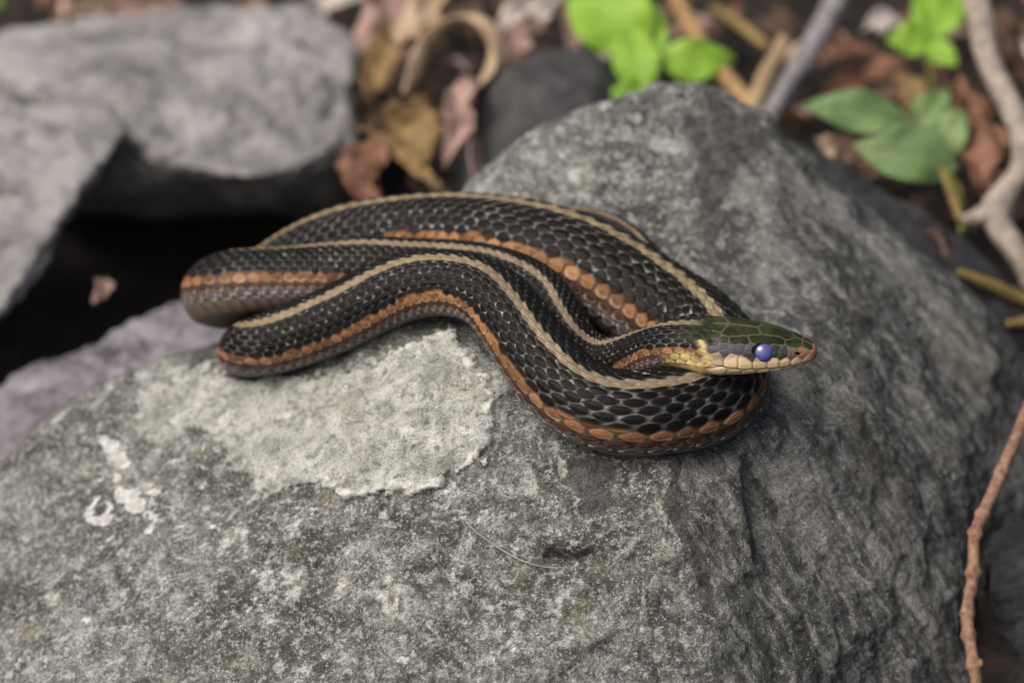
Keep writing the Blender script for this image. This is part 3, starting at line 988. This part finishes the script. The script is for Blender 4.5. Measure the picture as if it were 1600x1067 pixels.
    prand = (hash3(pid, pid * 0, pid * 0, 9) + 1) / 2
    pal = np.array([(0.0205, 0.0245, 0.0105), (0.33, 0.15, 0.085), (0.060, 0.052, 0.036), (0.040, 0.040, 0.036), (0.052, 0.052, 0.062), (0.76, 0.59, 0.36), (0.76, 0.58, 0.37), (0.70, 0.58, 0.38)])
    hc = pal[kcode] * (0.78 + 0.5 * prand)[:, None]
    hfd = np.degrees(np.abs(hf))
    crown = kcode == 0
    nz = fbm(np.stack([hs * 6, hf * 3, hs * 0], 1), 1.0, 3, 0.5, 31)
    hc = np.where(crown[:, None], hc * (1 + 0.45 * nz)[:, None] + np.array([0.008, 0.003, 0.0])[None] * np.clip(nz, 0, 1)[:, None], hc)
    lip = kcode == 5
    upper = sstep(93, 83, hfd - 3 * np.sin(hs * 9)) * lip
    hc = hc * (1 - upper[:, None] * 0.75) + np.array([0.16, 0.14, 0.135]) * (upper[:, None] * 0.75)
    pink = sstep(0.62, 0.15, hs) * ((kcode == 5) | (kcode == 6) | (kcode == 2))
    hc = hc * (1 - 0.65 * pink[:, None]) + np.array([0.34, 0.17, 0.10]) * (0.65 * pink[:, None])
    gcol = np.where(crown[:, None], np.array([0.105, 0.110, 0.066]), np.where((kcode >= 5)[:, None], np.array([0.22, 0.15, 0.09]), np.array([0.10, 0.10, 0.095])))
    hc = hc * (1 - 0.8 * groove[:, None]) + gcol * (0.8 * groove[:, None])
    mouth_phi = np.interp(hs, [0, 0.3, 0.8, 1.05, 1.3, 1.62], [115, 116, 116, 114, 108, 98])
    mouth = np.exp(-((hfd - mouth_phi) * np.radians(1) * hwid / 0.012) ** 2) * sstep(1.64, 1.55, hs)
    hc = hc * (1 - 0.7 * mouth[:, None]) + np.array([0.10, 0.06, 0.045]) * 0.7 * mouth[:, None]
    hrel = 0.008 * (1 - np.exp(-(edge_d / 0.018) ** 2)) - 0.018 * mouth
    # eye socket and nostril
    EX, EF = 0.835, 68.0
    de = np.hypot(hs - EX, (hfd - EF) * np.radians(1) * 0.46)
    hrel = hrel - 0.045 * sstep(0.172, 0.14, de)
    hc = np.where((de < 0.168)[:, None], hc * 0.0 + np.array([0.018, 0.017, 0.016]), hc)
    dn = np.hypot((hs - 0.30) / 1.2, (hfd - 70) * np.radians(1) * 0.30)
    hrel = hrel - 0.05 * sstep(0.042, 0.012, dn)
    hc = hc * (1 - sstep(0.04, 0.026, dn)[:, None]) + np.array([0.006, 0.005, 0.005]) * sstep(0.04, 0.026, dn)[:, None]
    bl = (1 - sstep(1.62, 1.70, s2[:nh] + 0.05 * np.sin(f2[:nh] * 9)))
    hc = hc.reshape(nh, nphi, 3)
    col[:nh] = col[:nh] * (1 - bl[..., None]) + hc * bl[..., None]
    relief[:nh] = relief[:nh] * (1 - bl) + hrel.reshape(nh, nphi) * bl * sstep(0.0, 0.1, s2[:nh])
    relief *= np.where(s2 > 1.6, 0.85 + 0.15 * sstep(1.6, 2.8, s2), 1)
    gloss[:nh] = gloss[:nh] * (1 - bl) + 0.85 * bl
    pos0 = pos
    pos = pos + out * relief[..., None]
    m = grid_mesh('body', pos.reshape(-1, 3) - base, ns, nphi, close_v=True)
    set_color(m, 'skin', np.clip(col.reshape(-1, 3), 0, 1))
    set_float(m, 'gloss', gloss.ravel())
    body = link('body', m, snake_material(), root)
    # ---- eyes, clouded blue before a shed
    em, nt, bs = new_mat('clouded_blue_eye')
    co = N(nt, 'ShaderNodeTexCoord').outputs['Object']
    nt.links.new(ramp(nt, noise(nt, co, 700, 4, 0.6), [(0.35, (0.026, 0.038, 0.150)), (0.65, (0.070, 0.080, 0.235))]), bs.inputs['Base Color'])
    bs.inputs['Roughness'].default_value = 0.22
    bs.inputs['Coat Weight'].default_value = 0.6
    bs.inputs['Coat Roughness'].default_value = 0.12
    i = int(np.argmin(np.abs(s_all - EX)))
    for sg in (1, -1):
        jf = int(np.argmin(np.abs(phi - math.radians(EF) * sg)))
        nrm_ = out[i, jf]
        tan_ = np.cross(T[i], nrm_)
        tan_ /= np.linalg.norm(tan_)
        ctr = pos0[i, jf] - nrm_ * 0.094
        bm = bmesh.new()
        bmesh.ops.create_uvsphere(bm, u_segments=40, v_segments=24, radius=1)
        for vv in bm.verts:
            a_, b_, c_ = vv.co
            vv.co = Vector((ctr - base + T[i] * (a_ * 0.176) + tan_ * (b_ * 0.168) + nrm_ * (c_ * 0.112)) * CM)
        for ff in bm.faces:
            ff.smooth = True
        me = bpy.data.meshes.new('eye')
        bm.to_mesh(me)
        bm.free()
        ob = link('eye', me, em, root)
        ob['label'] = 'clouded blue eye'
    tag(root, 'coiled black snake with tan back stripe, orange side stripes and clouded blue eye', 'snake')
    return root


build_snake()


# ------------------------------------------------------------------ twigs, leaves, litter
def tube_mesh(name, pts, radii, nu=90, nv=14, knots=(), seed=0, rough=0.08, base=None):
    pts = np.asarray(pts, float)
    t = chord(pts)
    tt, c = spline(pts, t, nu)
    r = np.interp(tt, t, radii)
    s = np.linspace(0, 1, nu)
    for pos_, amp, wid in knots:
        r = r * (1 + amp * np.exp(-((s - pos_) / wid) ** 2))
    T = np.gradient(c, axis=0)
    T /= np.linalg.norm(T, axis=1)[:, None]
    ref = np.array([0.3, 0.2, 0.93])
    a = np.cross(T, ref)
    a /= np.linalg.norm(a, axis=1)[:, None]
    b = np.cross(T, a)
    ph = np.linspace(0, 2 * math.pi, nv, endpoint=False)
    dirs = a[:, None, :] * np.cos(ph)[None, :, None] + b[:, None, :] * np.sin(ph)[None, :, None]
    r = np.concatenate([[0.001], r[1:-1], [0.001]])
    p = (c[:, None, :] + dirs * r[:, None, None]).reshape(-1, 3)
    p = p + dirs.reshape(-1, 3) * (rough * np.repeat(r, nv) * fbm(p, 2.2, 3, 0.6, seed))[:, None]
    if base is not None:
        p = p - base
    return grid_mesh(name, p, nu, nv, close_v=True)


def twig(name, label, cat, px_pts, radii, material, knots=(), seed=0, group=None, side=()):
    pts = [P(*a) for a in px_pts]
    if not side:
        o = link(name, tube_mesh(name, pts, radii, knots=knots, seed=seed), material)
        return tag(o, label, cat, group)
    base = pts[-1]
    o = empty(name, base)
    link('stem', tube_mesh('stem', pts, radii, knots=knots, seed=seed, base=base), material, o)
    for k, (sp, sr) in enumerate(side):
        link('fork', tube_mesh('fork', [P(*a) for a in sp], sr, nu=40, seed=seed + k + 1, base=base), material, o)
    return tag(o, label, cat, group)


M_red = bark_material('reddish_twig_bark', (0.11, 0.055, 0.040), (0.33, 0.20, 0.125), 2.2)
M_greyb = bark_material('pale_grey_bark', (0.17, 0.145, 0.12), (0.36, 0.31, 0.26))
M_grey2 = bark_material('silver_grey_bark', (0.13, 0.125, 0.13), (0.30, 0.29, 0.30))
M_tan = bark_material('dry_tan_stalk', (0.17, 0.105, 0.045), (0.34, 0.215, 0.09))
M_yel = bark_material('yellow_stalk', (0.13, 0.095, 0.030), (0.25, 0.185, 0.055))
M_brown = bark_material('brown_stalk', (0.06, 0.035, 0.022), (0.16, 0.10, 0.06))

twig('twig', 'knobbly reddish brown twig leaning past the boulder and the blue black rock', 'twig',
     [(1640, 560, 4.3), (1598, 660, 3.7), (1566, 735, 3.1), (1540, 795, 2.75), (1522, 840, 2.6), (1521, 895, 2.45), (1512, 950, 2.3), (1516, 1005, 2.15), (1526, 1070, 2.0), (1530, 1180, 2.0)],
     [0.11, 0.105, 0.10, 0.105, 0.095, 0.10, 0.095, 0.10, 0.10, 0.10], M_red, knots=[(0.28, 0.25, 0.010), (0.40, 0.45, 0.010), (0.46, 0.5, 0.010), (0.57, 0.55, 0.012), (0.62, 0.25, 0.008), (0.68, 0.35, 0.01), (0.74, 0.45, 0.011), (0.82, 0.5, 0.011)], seed=3,
     side=[([(1526, 1042, 2.05), (1532, 1036, 1.98), (1536, 1034, 1.95)], [0.08, 0.07, 0.05])])
twig('branch', 'thick pale grey forked branch curving down behind the slate slab', 'branch',
     [(1500, -60, 10.4), (1528, 10, 10.0), (1540, 80, 9.6), (1572, 150, 9.2), (1598, 215, 8.9), (1588, 280, 8.7), (1556, 332, 8.6), (1590, 395, 8.3), (1620, 450, 8.2), (1660, 520, 8.4)],
     [0.22, 0.23, 0.22, 0.21, 0.21, 0.20, 0.22, 0.21, 0.20, 0.18], M_greyb, knots=[(0.66, 0.25, 0.04)], seed=11,
     side=[([(1560, 330, 8.6), (1530, 338, 8.5), (1505, 344, 8.4)], [0.2, 0.16, 0.08])])
twig('branch', 'straight silver grey dead branch standing behind the boulder peak', 'branch',
     [(1325, -40, 13.4), (1292, 30, 12.8), (1262, 85, 12.2), (1232, 130, 11.5), (1205, 175, 10.8), (1185, 215, 10.2)], [0.2, 0.2, 0.2, 0.18, 0.19, 0.2], M_grey2, seed=15)
twig('stalk', 'long dry tan stalk leaning beside the bright green leaves', 'stalk',
     [(1040, -40, 13.2), (1068, 20, 12.6), (1100, 75, 12.0), (1135, 122, 11.4), (1175, 165, 10.8)], [0.15, 0.16, 0.15, 0.16, 0.15], M_tan, seed=21)
twig('stalk', 'short pale straw stalk crossing the silver grey branch', 'stalk',
     [(1228, 60, 12.0), (1208, 100, 11.6), (1188, 140, 11.0), (1172, 185, 10.4)], [0.12, 0.16, 0.16, 0.14], bark_material('pale_straw', (0.20, 0.14, 0.07), (0.34, 0.25, 0.14)), seed=23)
twig('stalk', 'yellow dry stalk poking out from the slate slab edge', 'stalk',
     [(1495, 424, 7.3), (1530, 438, 7.4), (1570, 455, 7.6), (1630, 480, 7.9)], [0.06, 0.10, 0.11, 0.11], M_yel, seed=25)
twig('stalk', 'stubby yellow stalk below the forked grey branch', 'stalk', [(1572, 508, 7.4), (1600, 503, 7.5), (1650, 495, 7.8)], [0.07, 0.09, 0.09], M_yel, seed=26)
twig('stalk', 'thin amber stalk slanting over dark soil by the tan stalk', 'stalk', [(1110, 10, 14.0), (1150, 35, 13.6), (1200, 75, 13)], [0.08, 0.1, 0.08], M_yel, seed=27)
twig('root', 'fine pale rootlet stuck across the boulder below the coils', 'root fibre',
     [(716, 792, 0.40), (735, 822, 0.26), (765, 846, 0.16), (800, 868, 0.06), (835, 882, 0.0), (872, 887, -0.02), (905, 884, -0.04)], [0.005, 0.009, 0.012, 0.010, 0.011, 0.009, 0.006],
     bark_material('rootlet', (0.20, 0.18, 0.15), (0.44, 0.41, 0.36)), seed=31)
twig('fibre', 'tiny curled pale fibre lying on the snake back stripe', 'fibre',
     [(842, 533, 0.32), (848, 527, 0.30), (852, 521, 0.30), (856, 517, 0.34), (853, 514, 0.38)], [0.006, 0.009, 0.009, 0.008, 0.006], bark_material('straw_fibre', (0.45, 0.36, 0.22), (0.6, 0.5, 0.34)), seed=33)


def leaf_mesh(name, a, b, width, curl=0.15, fold=0.25, up=None, wave=0.06, seed=0, base=None, shape=0.9, nu=30, nv=15, tip=1.0, crumple=0.0):
    """an ovate blade from stalk end a to tip b (cm), folded along its midrib and curled"""
    a, b = np.asarray(a, float), np.asarray(b, float)
    L = np.linalg.norm(b - a)
    T = (b - a) / L
    up = np.array([0, -CE * 0.8, SE + 0.2]) if up is None else np.asarray(up, float)
    nrm = up - T * (up @ T)
    nrm /= np.linalg.norm(nrm)
    sd = np.cross(T, nrm)
    u = np.linspace(0, 1, nu)
    v = np.linspace(-1, 1, nv)
    uu, vv = np.meshgrid(u, v, indexing='ij')
    w = width / 2 * np.sin(np.pi * np.clip(uu, 0, 1) ** shape) ** 0.75 * (1 - 0.25 * tip * uu)
    if crumple:
        ew = vnoise(np.stack([uu.ravel() * 7 + seed * 3.1, np.sign(vv.ravel()) * 5.0, uu.ravel() * 0], 1), seed).reshape(uu.shape)
        w = w * (1 + 0.45 * ew * np.minimum(crumple * 3, 1))
    w = np.maximum(w, 0.004)
    z = -curl * L * (uu - 0.5) ** 2 * 4 + curl * L + fold * np.abs(vv) * w + wave * width * np.sin(uu * 11 + seed + vv * 2) * np.abs(vv) - 0.03 * width * (np.abs(vv) < 0.1)
    p = a + T * (uu * L)[..., None] + sd * (vv * w)[..., None] + nrm * (z - z[0].mean())[..., None]
    p = p.reshape(-1, 3)
    for fr, am in ((2.0 / max(width, 0.3), 0.03 + crumple), (5.0 / max(width, 0.3), 0.4 * crumple)):
        p = p + am * width * np.stack([vnoise(p * fr, seed), vnoise(p * fr, seed + 1), vnoise(p * fr, seed + 2)], 1)
    if base is not None:
        p = p - base
    return grid_mesh(name, p, nu, nv)


def solid(o, t=0.02):
    md = o.modifiers.new('thickness', 'SOLIDIFY')
    md.thickness = t * CM
    md.offset = 0
    return o


M_bright = leaf_material('bright_green_leaf', (0.20, 0.40, 0.040), (0.32, 0.52, 0.070), 0.35)
M_dull = leaf_material('dull_green_leaf', (0.10, 0.185, 0.065), (0.20, 0.29, 0.12), 0.2, 0.6)
M_stem = bark_material('green_stem', (0.10, 0.13, 0.02), (0.22, 0.22, 0.05))
M_dead = [leaf_material('dead_leaf_%s' % k, lo, hi, 0.15, 0.7) for k, lo, hi in (
    ('tan', (0.30, 0.21, 0.13), (0.50, 0.39, 0.26)), ('orange', (0.14, 0.070, 0.045), (0.27, 0.140, 0.088)), ('brown', (0.045, 0.026, 0.018), (0.13, 0.078, 0.055)),
    ('pinkish', (0.22, 0.14, 0.115), (0.38, 0.26, 0.22)), ('golden', (0.095, 0.060, 0.028), (0.26, 0.175, 0.075)), ('pale', (0.42, 0.37, 0.33), (0.62, 0.56, 0.52)))]
MD = dict(zip(('tan', 'orange', 'brown', 'pinkish', 'golden', 'pale'), M_dead))


def plant(name, label, foot, node, leaves, mat_leaf, seed=0):
    """a seedling: a stem and leaves on their own short stalks"""
    base = P(*foot)
    o = empty(name, base)
    nd = P(*node)
    link('stem', tube_mesh('stem', [base - [0, 0, 0.3], (base * 0.5 + nd * 0.5) + [0.1, 0, 0.1], nd], [0.07, 0.06, 0.05], nu=30, nv=8, base=base), M_stem, o)
    for k, (a, b, w, cu, fo) in enumerate(leaves):
        pa, pb = P(*a), P(*b)
        lf = link('leaf', leaf_mesh('leaf', pa, pb, w, cu, fo, seed=seed + k, base=base), mat_leaf, o)
        solid(lf, 0.02)
        if np.linalg.norm(pa - nd) > 0.12:
            link('stalk', tube_mesh('stalk', [nd, (nd + pa) / 2 + [0, 0, 0.05], pa + (pb - pa) * 0.06], [0.04, 0.035, 0.03], nu=14, nv=8, base=base), M_stem, o)
    return tag(o, label, 'plant')


plant('seedling', 'bright green broad leaved seedling behind the boulder peak', (1020, 190, 11.0), (1020, 120, 11.4),
      [((1012, 70, 11.6), (886, -14, 12.2), 1.60, 0.10, 0.10), ((985, 48, 11.4), (1006, 158, 10.9), 0.95, 0.08, 0.10), ((1030, 98, 11.2), (1150, 94, 11.6), 0.88, 0.06, 0.1), ((1034, 140, 11.1), (940, 156, 10.6), 0.62, 0.05, 0.1),
       ((985, 0, 12.2), (1038, 90, 11.6), 0.8, 0.05, 0.1)], M_bright, 60)
plant('seedling', 'bright green three leaved seedling beside the thick grey branch', (1450, 200, 12.2), (1448, 95, 11.8),
      [((1452, 62, 11.8), (1386, 64, 11.6), 0.70, 0.05, 0.1), ((1448, 60, 11.9), (1506, -18, 12.5), 0.80, 0.06, 0.1), ((1448, 66, 11.7), (1496, 104, 11.4), 0.50, 0.05, 0.1), ((1440, 50, 12.0), (1452, -30, 12.6), 0.55, 0.05, 0.1)], M_bright, 70)
plant('seedling', 'dull green drooping leaved seedling above the slate slab', (1505, 345, 9.0), (1470, 262, 9.2),
      [((1492, 262, 9.2), (1335, 232, 9.0), 1.15, 0.12, 0.2), ((1460, 250, 9.3), (1505, 170, 9.6), 0.75, 0.08, 0.1), ((1420, 195, 9.8), (1255, 165, 9.6), 0.85, 0.10, 0.2), ((1410, 190, 9.7), (1410, 290, 8.8), 1.0, 0.08, 0.1), ((1430, 205, 9.9), (1480, 140, 10.3), 0.7, 0.06, 0.2)], M_dull, 80)
twig('stalk', 'yellow green stalk standing on the soil under the dull green leaves', 'stalk', [(1472, 262, 8.9), (1488, 305, 8.8), (1502, 345, 8.6)], [0.07, 0.09, 0.08], M_yel, seed=28)
plant('seedling', 'bright green leaf tuft beyond the big pale grey rock', (10, 70, 16), (5, 40, 16), [((10, 30, 16), (45, 5, 16.4), 0.6, 0.05, 0.1), ((5, 30, 16), (-40, 10, 16), 0.7, 0.05, 0.1)], M_bright, 90)

# dead leaves one can pick out
DEAD = [
    ((700, 270, 9.6), (735, 120, 10.8), 0.50, 0.30, 0.6, 'pinkish', 'narrow pinkish dead leaf standing against the charcoal rock'),
    ((560, 330, 9.2), (575, 215, 10.2), 0.85, 0.10, 0.3, 'orange', 'reddish brown dead leaf beside the big pale grey rock'),
    ((700, 300, 9.4), (560, 195, 10.6), 0.34, 0.05, 0.6, 'golden', 'golden dead grass blade crossing the reddish dead leaf'),
    ((575, 160, 11.2), (610, 40, 12.6), 0.70, 0.15, 0.4, 'golden', 'golden brown dead leaf propped by the curled tan leaf'),
    ((615, 90, 11.9), (700, -20, 13.2), 0.62, 0.20, 0.5, 'tan', 'pale straw dead leaf above the curled tan leaf'),
    ((640, 260, 10.0), (650, 150, 10.9), 0.9, 0.1, 0.3, 'golden', 'olive yellow dead leaf under the curled tan leaf'),
    ((760, 60, 12.4), (880, -10, 13.4), 0.8, 0.15, 0.3, 'pale', 'whitish dead leaf above the charcoal rock'),
    ((770, 95, 12.0), (845, 30, 12.8), 0.6, 0.15, 0.4, 'pinkish', 'dusky pink dead leaf above the charcoal rock'),
    ((560, 90, 12.2), (640, -25, 13.5), 0.8, 0.12, 0.3, 'pinkish', 'mauve dead leaf touching the big pale grey rock'),
    ((1548, 320, 9.2), (1492, 120, 10.4), 0.62, 0.12, 0.6, 'orange', 'long rust orange dead leaf beside the dull green seedling'),
    ((1570, 250, 9.6), (1505, 140, 10.2), 0.55, 0.10, 0.4, 'orange', 'short rust orange dead leaf under the thick grey branch'),
    ((1030, 150, 11.6), (1095, 118, 11.8), 0.5, 0.08, 0.2, 'golden', 'amber yellow dead leaf under the bright green seedling'),
    ((1410, 120, 11.8), (1450, 190, 11.0), 0.55, 0.15, 0.3, 'golden', 'small golden dead leaf above the dull green seedling'),
    ((1400, 30, 13.4), (1345, 50, 13.2), 0.5, 0.1, 0.3, 'pale', 'small whitish dead leaf beside the three leaved seedling'),
    ((1300, 210, 10.0), (1380, 260, 9.4), 0.5, 0.12, 0.3, 'brown', 'brown dead leaf on the slate slab top'),
    ((1540, 30, 12.4), (1620, 130, 11.4), 0.8, 0.15, 0.3, 'brown', 'umber dead leaf behind the thick grey branch'),
    ((90, 20, 15.6), (220, -5, 16.4), 0.9, 0.1, 0.2, 'tan', 'tan dead leaf lying beyond the big pale grey rock'),
    ((140, 40, 15), (300, 20, 15.6), 0.7, 0.1, 0.2, 'pinkish', 'pinkish dead leaf lying beyond the big pale grey rock'),
    ((500, 10, 14.8), (560, -40, 15.4), 0.8, 0.1, 0.3, 'pale', 'ashen dead leaf lying beyond the big pale grey rock'),
    ((175, 440, 8.6), (140, 470, 8.2), 0.3, 0.1, 0.2, 'pinkish', 'scrap of brown dead leaf in the black hollow under the rock'),
    ((1490, 415, 7.7), (1400, 340, 8.3), 0.45, 0.1, 0.3, 'brown', 'dark brown dead leaf by the dull green seedling foot'),
]
for k, (a, b, w, cu, fo, mk, lab) in enumerate(DEAD):
    o = link('dead_leaf', leaf_mesh('dead_leaf', P(*a), P(*b), w, cu, fo, wave=0.16, seed=100 + k * 3, crumple=0.20), MD[mk])
    solid(o, 0.025)
    tag(o, lab, 'dead leaf')


def ribbon_leaf(label, px_pts, width, mat, seed):
    """a long dead leaf rolled into a loop"""
    pts = np.array([P(*a) for a in px_pts])
    tt, c = spline(pts, chord(pts), 60)
    T = np.gradient(c, axis=0)
    T /= np.linalg.norm(T, axis=1)[:, None]
    sd = np.array([0.25, 0.75, -0.45])[None] - T * (T @ np.array([0.25, 0.75, -0.45]))[:, None]
    sd /= np.linalg.norm(sd, axis=1)[:, None]
    nn = np.cross(T, sd)
    u = np.linspace(0, 1, 60)
    w = width / 2 * np.sin(np.pi * (0.06 + 0.9 * u)) ** 0.6
    v = np.linspace(-1, 1, 11)
    p = c[:, None] + sd[:, None] * (v[None, :] * w[:, None])[..., None] + nn[:, None] * ((v[None, :] ** 2) * w[:, None] * 0.45)[..., None]
    p = p.reshape(-1, 3)
    p = p + 0.06 * np.stack([vnoise(p * 2.5, seed), vnoise(p * 2.5, seed + 1), vnoise(p * 2.5, seed + 2)], 1)
    return tag(solid(link('dead_leaf', grid_mesh('dead_leaf', p, 60, 11), mat), 0.025), label, 'dead leaf')


ribbon_leaf('curled tan dead leaf arched into a loop beside the charcoal rock', [(640, 150, 10.3), (658, 100, 10.9), (690, 55, 11.4), (735, 40, 11.6), (765, 75, 11.4), (758, 115, 11.0), (720, 145, 10.6), (695, 175, 10.2)], 0.75, MD['tan'], 201)
ribbon_leaf('greyish tan rolled dead leaf standing below the looped leaf', [(712, 150, 10.4), (728, 200, 10.0), (738, 250, 9.6), (745, 300, 9.2)], 0.5, MD['pinkish'], 207)


def litter():
    """leaf scraps and crumbs too many to count, strewn over the soil"""
    n = 4200
    vs_, fs_, mats = [], [], []
    for i in range(n):
        x = rng.uniform(-16, 16)
        y = rng.uniform(16 if x < -2.6 else 9.2, 32)
        if i >= 2600:                                   # thinner scatter all round the rocks
            th, rr = rng.uniform(0, 2 * math.pi), rng.uniform(17, 60)
            x, y = rr * math.cos(th), 3 + rr * math.sin(th)
        z = GROUND_Z + 0.35 + rng.uniform(-0.5, 0.5) + max(y - 20, 0) * 0.04 - 2.2 * float(sstep(4.0, -6, np.array(y)))
        L = rng.uniform(0.25, 1.5) * (0.5 + 0.5 * rng.random())
        wd = L * rng.uniform(0.15, 0.55)
        yaw = rng.uniform(0, 2 * math.pi)
        pit = rng.normal(0, 0.45)
        rl = rng.normal(0, 0.5)
        T = np.array([math.cos(yaw) * math.cos(pit), math.sin(yaw) * math.cos(pit), math.sin(pit)])
        sd = np.cross([0, 0, 1], T)
        sd /= np.linalg.norm(sd)
        nn = np.cross(T, sd)
        sd, nn = sd * math.cos(rl) + nn * math.sin(rl), nn * math.cos(rl) - sd * math.sin(rl)
        b0 = len(vs_)
        o = np.array([x, y, z])
        cur = rng.uniform(0.05, 0.35) * L
        for u in np.linspace(0, 1, 5):
            ww = wd / 2 * (math.sin(math.pi * (0.04 + 0.92 * u)) ** 0.7)
            for v in (-1, 0, 1):
                vs_.append(o + T * (u - 0.5) * L + sd * v * ww + nn * (cur * (1 - (2 * u - 1) ** 2) + abs(v) * ww * 0.5))
        mi = int(rng.choice(6, p=[0.09, 0.15, 0.56, 0.11, 0.06, 0.03]))
        for iu in range(4):
            for iv in range(2):
                a = b0 + iu * 3 + iv
                fs_.append((a, a + 3, a + 4, a + 1))
                mats.append(mi)
    m = bpy.data.meshes.new('leaf_litter')
    m.from_pydata([tuple(v * CM) for v in vs_], [], fs_)
    for mt in M_dead:
        m.materials.append(mt)
    m.polygons.foreach_set('material_index', mats)
    m.polygons.foreach_set('use_smooth', [True] * len(fs_))
    o = bpy.data.objects.new('leaf_litter', m)
    C.objects.link(o)
    o['kind'] = 'stuff'
    o['label'] = 'brown leaf scraps strewn over the dark soil'
    o['category'] = 'leaf litter'


litter()
